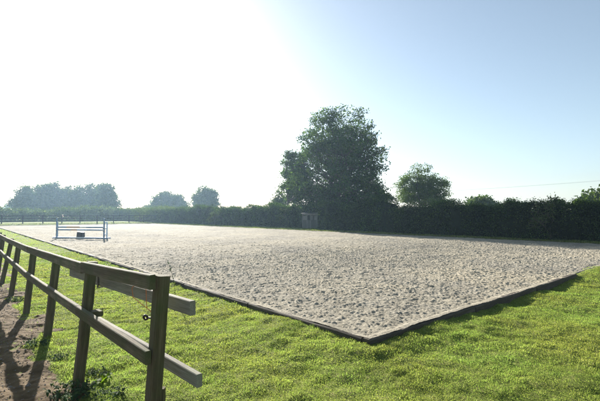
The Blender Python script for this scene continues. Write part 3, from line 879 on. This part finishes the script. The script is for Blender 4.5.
def cross_hedge():
    rng = np.random.default_rng(77)
    root = empty('hedge', (*st2w(-18, 84), 0)); tag(root, 'overgrown hazy hedge crossing the field under the big left clump of trees', 'hedge')
    ox, oy = st2w(-18, 84)
    n = 9000; s = rng.uniform(-62, 24, n); t = 84 + rng.normal(size=n) * 1.2
    top = 2.4 + (fbm(s * 0.25, s * 0, 3, 3) - 0.5) * 2.2 + 1.2 * sstep(10, -20, s)
    z = 0.1 + top * rng.uniform(0, 1, n) ** 0.7
    x, y = st2w(s, t)
    P = np.repeat(np.stack([x - ox, y - oy, z], -1), 5, 0) + rng.normal(size=(n * 5, 3)) * 0.25
    Vv, F = leaf_quads(P, 0.36, rng); np_mesh('foliage', Vv, F, M['foliage_mid'], root)
    mb = MB(); sts = np.arange(-62, 24, 1.6)
    for s_ in sts:
        x, y = st2w(s_, 84); mb.tube([(x - ox, y - oy, 0), (x - ox + 0.1, y - oy, 2.0)], [0.06, 0.02], 5)
    mb.build('stems', M['bark'], root)
cross_hedge()

# shrubs in and in front of the hedge
def shrub(label, x, Z, w, top, mat, seed, leaf=0.09, n=22, per=260, base=0.4):
    lx, ly = img(x, 0, Z)
    rng = random.Random(seed)
    lobes = [(0, 0, top * 0.62, w * 0.45, w * 0.38, top * 0.40), (-w*0.25, 0, top*0.42, w*0.32, w*0.3, top*0.35), (w*0.25, 0, top*0.42, w*0.32, w*0.3, top*0.35)]
    return make_tree('shrub', label, (lx, ly, 0.25), lobes, 0.3, 0.04, M[mat], leaf=leaf, per=per, seed=seed, stems=3, nclump=n, crad=(0.22, 0.45), cat='shrub', spread=0.10, sprig=6, trunk_spread=0.25)
shrub('tall leafy bush bulging above the dark hedge near the right of the view', 548, 21.9, 2.0, 2.35, 'foliage_mid', 51, n=46)
shrub('broad bush breaking the hedge top under the low rounded tree', 500, 24.9, 2.2, 2.1, 'foliage_mid', 52, n=34)
shrub('sunlit yellowish bush at the hedge end beside the hut', 287, 41.0, 2.0, 2.1, 'foliage_pale', 53, n=26, leaf=0.10)
shrub('dark bush filling the gap on the right of the hut', 321, 39.2, 2.3, 2.3, 'foliage_dark', 54, n=26, leaf=0.10)
shrub('upright light bush on the hedge line below the pair of domed trees', 215, 51.0, 2.2, 2.3, 'foliage_mid', 55, n=24, leaf=0.12, per=170)
shrub('rough bush at the far corner of the sand where the long hedge thins', 141, 68.0, 3.0, 2.7, 'foliage_pale', 56, n=26, leaf=0.15, per=130)
shrub('small rounded bush swelling from the hedge top beside the loose-crowned tree', 447, 27.8, 2.2, 2.15, 'hedge', 58, n=30)
shrub('low pale bush on the hedge top just left of the tall leafy bush', 523, 23.4, 1.9, 2.02, 'foliage_mid', 59, n=30)
shrub('leafy bush at the right edge of the view, on the hedge top', 588, 21.2, 2.0, 2.0, 'foliage_mid', 57, n=32)

# far woodland ring: reads as one mass
def far_wood():
    rng = np.random.default_rng(90)
    cs = []; rs = []
    for a in np.arange(-75, 75, 0.55):
        d = 235 + 20 * math.sin(a * 0.13) + rng.uniform(-15, 15)
        hgt = 2.6 + 2.6 * vnoise(np.array([a * 0.25]), np.array([2.0]), 5)[0] + (1.8 if a < -30 else 0)
        for k in range(3):
            cs.append((math.sin(R(a)) * d + rng.uniform(-2, 2), math.cos(R(a)) * d + rng.uniform(-8, 8), hgt * rng.uniform(0.25, 0.9))); rs.append(rng.uniform(1.3, 2.2))
    Vv, F = clump_leaves(np.array(cs), np.array(rs), 14, 1.1, rng, 6, 0.7, 0.8)
    o = np_mesh('far_wood', Vv, F, M['foliage_mid'])
    tag(o, 'far-off line of woodland fading into the haze along the horizon', 'wood', kind='stuff')
far_wood()

# ------------------------------------------------------------------ power line
def power():
    PL, PR = Vector((25.5, 143.5, 0)), Vector((72, 58, 0))
    for p, lab in ((PL, 'wooden power pole far off behind the tallest tree'), (PR, 'wooden power pole in the field beyond the right hedge')):
        root = empty('power_pole', p); tag(root, lab, 'power pole')
        mb = MB(); mb.tube([(0,0,-0.5), (0,0,9.0)], [0.16, 0.11], 10); mb.build('pole', M['post'], root)
        mb = MB(); mb.beam((-0.8,0,8.7), (0.8,0,8.7), 0.1, 0.12); mb.build('crossarm', M['post'], root)
    for off, lab in ((-0.7, 'faint overhead cable rising to the right across the sky, upper'), (0.7, 'faint overhead cable rising to the right across the sky, lower')):
        pts = []
        for k in range(25):
            q = k / 24; p = PL.lerp(PR, q); pts.append((p.x + off, p.y, 8.78 - 4 * 0.6 * q * (1 - q)))
        mb = MB(); mb.tube(pts, [0.010] * 25, 5); tag(mb.build('power_cable', M['cable']), lab, 'cable', 'overhead cables')
power()

# ------------------------------------------------------------------ grass blades
def blades(n, region, lenf, wid, seed, lean=0.5):
    """returns points for n candidate blades"""
    pass

def blade_mesh(name, X, Y, Z0, Ln, Wd, rng, mat, bend=0.55, parent=None):
    n = len(X)
    a = rng.uniform(0, 2 * np.pi, n)                  # facing
    tl = rng.uniform(0.05, 1.0, n) * bend             # lean
    la = rng.uniform(0, 2 * np.pi, n)
    dx = np.cos(la) * tl; dy = np.sin(la) * tl
    wx = np.cos(a) * Wd * 0.5; wy = np.sin(a) * Wd * 0.5
    zc = np.sqrt(np.clip(1 - tl * tl, 0.15, 1))
    def pt_(q, w, drop):
        ox = X + dx * Ln * q * (0.45 + 0.55 * q); oy = Y + dy * Ln * q * (0.45 + 0.55 * q); oz = Z0 + Ln * zc * (q - drop * q * q * tl * 0.45)
        return ox, oy, oz
    P = []
    for q, w in ((0, 1.0), (0.55, 0.85)):
        ox, oy, oz = pt_(q, w, 1)
        P.append(np.stack([ox - wx * w, oy - wy * w, oz - (0.01 if q == 0 else 0)], -1)); P.append(np.stack([ox + wx * w, oy + wy * w, oz - (0.01 if q == 0 else 0)], -1))
    ox, oy, oz = pt_(1, 0, 1); P.append(np.stack([ox, oy, oz], -1))
    Vv = np.stack(P, 1).reshape(-1, 3)
    b = np.arange(n)[:, None] * 5
    F = np.concatenate([b + [0, 1, 3], b + [0, 3, 2], b + [2, 3, 4]], 0)
    return np_mesh(name, Vv, F, mat, parent)

def grass_field():
    rng = np.random.default_rng(123)
    Xs, Ys, Ls, Ws = [], [], [], []
    # (depth from, depth to, density per m2, width, length)
    for (y0, y1, dens, wd, ln) in ((1.2, 2.6, 2500, 0.0045, 0.034), (2.6, 4.2, 11000, 0.0038, 0.026), (4.2, 6.2, 8000, 0.0046, 0.026), (6.2, 9, 4400, 0.0065, 0.028), (9, 14, 1700, 0.0105, 0.033), (14, 24, 420, 0.018, 0.045), (24, 48, 90, 0.035, 0.065)):
        x1 = y1 * 1.15 + 1.5
        n = int((y1 - y0) * 2 * x1 * dens)
        x = rng.uniform(-x1, x1, n); y = rng.uniform(y0, y1, n)
        k = np.abs(x) < y * 1.15 + 1.5; x = x[k]; y = y[k]
        s, t = w2st(x, y)
        inside = (s > -0.06) & (s < 20.08) & (t > -0.07) & (t < 60.1)
        inside &= ~((s > 7.7) & (t < 0.22 * vnoise(s * 2.2, t * 0, 9)))
        lip = s > 1e9
        far = (s > 20.0) | (t > 60)
        pm = path_mask(x, y)
        k = ~inside & ~lip & (rng.uniform(0, 1, len(x)) > pm * 0.985)
        # bare and thin spots
        th = fbm(x * 2.6, y * 2.6, 71, 3)
        k &= rng.uniform(0, 1, len(x)) < (0.30 + 1.5 * sstep(0.32, 0.52, th))
        x = x[k]; y = y[k]
        cl = fbm(x * 5.5, y * 5.5, 81, 2); cl2 = fbm(x * 1.2, y * 1.2, 83, 2)
        L = ln * (0.20 + 2.2 * np.clip(cl - 0.30, 0, 1) + 0.7 * (cl2 - 0.5)).clip(0.36, 0.9) * rng.uniform(0.55, 1.3, len(x))
        s, t = w2st(x, y)
        edge = np.exp(-np.minimum(np.where(s < -0.05, np.where((t > 0), -s, 9), 9), np.where((t < -0.05) & (s < 8.3) & (s > -0.3), -t, 9)) / 0.07)
        L = L * (1 + 2.2 * edge * sstep(0.45, 0.65, fbm(x*2.2, y*2.2, 91, 2)))
        fd = np.abs(fence_dist(x, y)); L = L * (1 + 0.9 * np.exp(-(fd / 0.14) ** 2))
        Xs.append(x); Ys.append(y); Ls.append(L); Ws.append(np.full(len(x), wd) * rng.uniform(0.6, 1.3, len(x)))
    X = np.concatenate(Xs); Y = np.concatenate(Ys); L = np.concatenate(Ls); W = np.concatenate(Ws)
    Z0 = ground_h(X, Y)
    sA, tA = w2st(X, Y); Z0 = np.where((sA > 7.6) & (sA < 20) & (tA > -0.02) & (tA < 1), 0.125, Z0)
    o = blade_mesh('grass', X, Y, Z0, L, W, rng, M['grass'], bend=0.95)
    tag(o, 'short sunlit yellow-green turf between the fence and the sand', 'grass', kind='stuff')
    print('blades', len(X))
grass_field()

def turf_bits():
    # moss, clover leaves and dry clippings lying in the short turf
    rng = np.random.default_rng(222); Ps = []; Sz = []
    for (y0, y1, dens, sz) in ((2.2, 4.2, 6500, 0.010), (4.2, 6.5, 4000, 0.013), (6.5, 10, 1800, 0.019), (10, 16, 600, 0.032)):
        x1 = y1 * 0.95 + 1; n = int((y1 - y0) * 2 * x1 * dens)
        x = rng.uniform(-x1, x1, n); y = rng.uniform(y0, y1, n); s, t = w2st(x, y)
        k = (np.abs(x) < y * 0.95 + 1) & ~((s > -0.06) & (s < 20) & (t > -0.07)) & (rng.uniform(0, 1, n) > path_mask(x, y))
        x = x[k]; y = y[k]
        Ps.append(np.stack([x, y, ground_h(x, y) + rng.uniform(0.001, 0.016, len(x))], -1)); Sz.append(np.full(len(x), sz))
    P = np.concatenate(Ps); Z = np.concatenate(Sz)
    Vv, F = leaf_quads(P, Z, rng, flat=0.45, aspect=0.7)
    tag(np_mesh('clover_and_moss', Vv, F, M['turf_bits']), 'tiny clover, moss and dry clippings among the short turf', 'ground cover', kind='stuff')
turf_bits()

def verge():
    rng = np.random.default_rng(321)
    n = 16000
    t = rng.uniform(-6, 62, n); s = 20.1 + rng.uniform(0, 1, n) * np.where(t < 23.5, 0.75, 1.7)
    n2 = 5000; t = np.concatenate([t, rng.uniform(60.2, 66, n2)]); s = np.concatenate([s, rng.uniform(-8, 22, n2)])
    x, y = st2w(s, t); d = np.hypot(x, y)
    o = blade_mesh('verge_grass', x, y, ground_h(x, y), rng.uniform(0.03, 0.08, len(x)), 0.010 + d * 0.0006, rng, M['tall_grass'], bend=0.6)
    tag(o, 'rough grass strip between the far edging and the hedge', 'grass', kind='stuff')
verge()

# pebbles and crumbs of earth on the path
def pebbles():
    rng = np.random.default_rng(5)
    n = 26000
    x = rng.uniform(-9, 1, n); y = rng.uniform(1.5, 9, n)
    k = path_mask(x, y) > 0.4; x = x[k]; y = y[k]
    z = ground_h(x, y) + 0.007 + clod_h(x, y)
    r = rng.uniform(0.003, 0.011, len(x)) * (1 + 2.0 * (rng.uniform(0, 1, len(x)) > 0.985))
    base = np.array([(1,0,0),(0,1,0),(-1,0,0),(0,-1,0),(0,0,0.7),(0,0,-0.7)], float)
    rot = rng.uniform(0, 6.28, len(x)); ca, sa = np.cos(rot), np.sin(rot)
    Vv = np.zeros((len(x), 6, 3))
    jit = rng.uniform(0.6, 1.3, (len(x), 6))
    for i, b in enumerate(base):
        Vv[:, i, 0] = x + (b[0] * ca - b[1] * sa) * r * jit[:, i]; Vv[:, i, 1] = y + (b[0] * sa + b[1] * ca) * r * jit[:, i]; Vv[:, i, 2] = z + b[2] * r * jit[:, i]
    f = np.array([(0,1,4),(1,2,4),(2,3,4),(3,0,4),(1,0,5),(2,1,5),(3,2,5),(0,3,5)])
    F = (np.arange(len(x))[:, None, None] * 6 + f[None]).reshape(-1, 3)
    tag(np_mesh('path_gravel', Vv.reshape(-1, 3), F, M['pebble']), 'small stones and crumbs of earth scattered on the path', 'gravel', kind='stuff')
pebbles()

# weeds: broad-leaved plants near the fence
def leafblade(mb, base, az, L, W, rise, droop, n=6):
    """a broad curved leaf with a fold along the midrib"""
    d = Vector((math.cos(az), math.sin(az), 0)); s_ = Vector((-d.y, d.x, 0))
    rows = []
    for i in range(n + 1):
        q = i / n
        c = Vector(base) + d * (L * q) + Vector((0, 0, rise * math.sin(q * 2.2) - droop * q * q))
        w = W * 0.5 * (math.sin(math.pi * min(1, q * 0.93 + 0.07)) ** 0.8) * (1 - 0.15 * q)
        rows.append((c - s_ * w + Vector((0, 0, w * 0.35)), c, c + s_ * w + Vector((0, 0, w * 0.35))))
    vs_ = [p for r in rows for p in r]; fs_ = []
    for i in range(n):
        fs_.append((i*3, i*3+1, i*3+4, i*3+3)); fs_.append((i*3+1, i*3+2, i*3+5, i*3+4))
    mb.add(vs_, fs_)
def weed(label, x, y, rad, nleaf, mat='weed', seed=0, L=(0.05, 0.10), cat='weed', hmax=0.07):
    rnd_ = random.Random(seed); mb = MB()
    for k in range(nleaf):
        a = rnd_.uniform(0, 6.28); r = rad * math.sqrt(rnd_.random())
        bx, by = r * math.cos(a), r * math.sin(a) * 0.8
        l_ = rnd_.uniform(*L)
        leafblade(mb, (bx, by, gz(x + bx, y + by) - gz(x, y) + rnd_.uniform(0, hmax)), rnd_.uniform(0, 6.28), l_, l_ * rnd_.uniform(0.4, 0.6), l_ * rnd_.uniform(0.2, 0.7), l_ * rnd_.uniform(0.1, 0.5))
    return tag(mb.build('weed', M[mat], loc=(x, y, gz(x, y)), smooth=True), label, cat)
def at(xp, yp): 
    Z = CAM_H * 400 / (yp - 214.5); return (xp - 300) / 400 * Z, Z
weed('dark leafy weeds crowding the foot of the second fence post', *at(76, 392), 0.20, 260, seed=1, L=(0.025, 0.06), hmax=0.08)
weed('low dark weeds in the turf just right of the second fence post', *at(100, 371), 0.11, 90, seed=2, L=(0.02, 0.04), hmax=0.025)
weed('weeds at the path edge between the second and third fence posts', *at(62, 356), 0.10, 70, seed=3, L=(0.02, 0.045), hmax=0.03)
weed('weeds at the foot of the third fence post', *at(38, 345), 0.16, 120, seed=4, L=(0.025, 0.05), hmax=0.04)
weed('small weeds at the foot of the fourth fence post', *at(20, 300), 0.2, 110, seed=5, L=(0.03, 0.06), hmax=0.04)
weed('low weeds in the bottom left corner of the turf beside the near post', *at(112, 395), 0.14, 110, seed=6, L=(0.02, 0.045), hmax=0.035)
weed('bright yellow-green dock leaf shining in the turf near the second post', *at(107, 380), 0.03, 7, mat='dock', seed=7, L=(0.10, 0.14), hmax=0.03, cat='plant')

# tall seeding stalk behind the near post
def stalk():
    x, y = -2.17, 7.0
    g = gz(x, y); mb = MB()
    pts = [(x, y, g), (x + 0.0, y, g + 0.2), (x - 0.03, y, g + 0.4), (x - 0.08, y, g + 0.58), (x - 0.14, y, g + 0.72)]
    root = empty('seeding_stalk', (0, 0, 0)); tag(root, 'thin tall seeding weed stalk rising from the turf between the near post and the sand', 'plant')
    mb.tube(pts, [0.004, 0.0035, 0.003, 0.0022, 0.0015], 6); mb.build('stem', M['weed'], root)
    mb = MB(); rnd_ = random.Random(3)
    for k in range(46):
        q = rnd_.random(); z = g + 0.36 + q * 0.36; cx = x - 0.02 - 0.11 * q
        if 0.35 < q < 0.5: continue
        leafblade(mb, (cx, y, z), rnd_.uniform(0, 6.28), rnd_.uniform(0.02, 0.05), 0.018, 0.015, 0.004, 3)
    for z_, a_ in ((0.08, 0.3), (0.15, 2.6), (0.22, 0.2), (0.3, 3.3)):
        leafblade(mb, (x + 0.01, y, g + z_), a_, 0.10, 0.018, 0.04, 0.02, 5)
    mb.build('foliage', M['weed'], root, smooth=True)
stalk()

# ------------------------------------------------------------------ morning haze
mb = MB(); mb.box(-400, 400, -400, 400, -1.6, 15.5)
hm = bpy.data.materials.new('haze'); hm.use_nodes = True
nt = hm.node_tree; nt.nodes.clear()
out = nt.nodes.new('ShaderNodeOutputMaterial'); vol = nt.nodes.new('ShaderNodeVolumePrincipled')
vol.inputs['Color'].default_value = (0.52, 0.76, 1.0, 1); vol.inputs['Density'].default_value = HAZE_DENSITY
vol.inputs['Anisotropy'].default_value = HAZE_G
nt.links.new(vol.outputs[0], out.inputs['Volume'])
hz = mb.build('haze', hm)
hz['kind'] = 'stuff'; hz['label'] = 'pale morning haze hanging over the whole place'
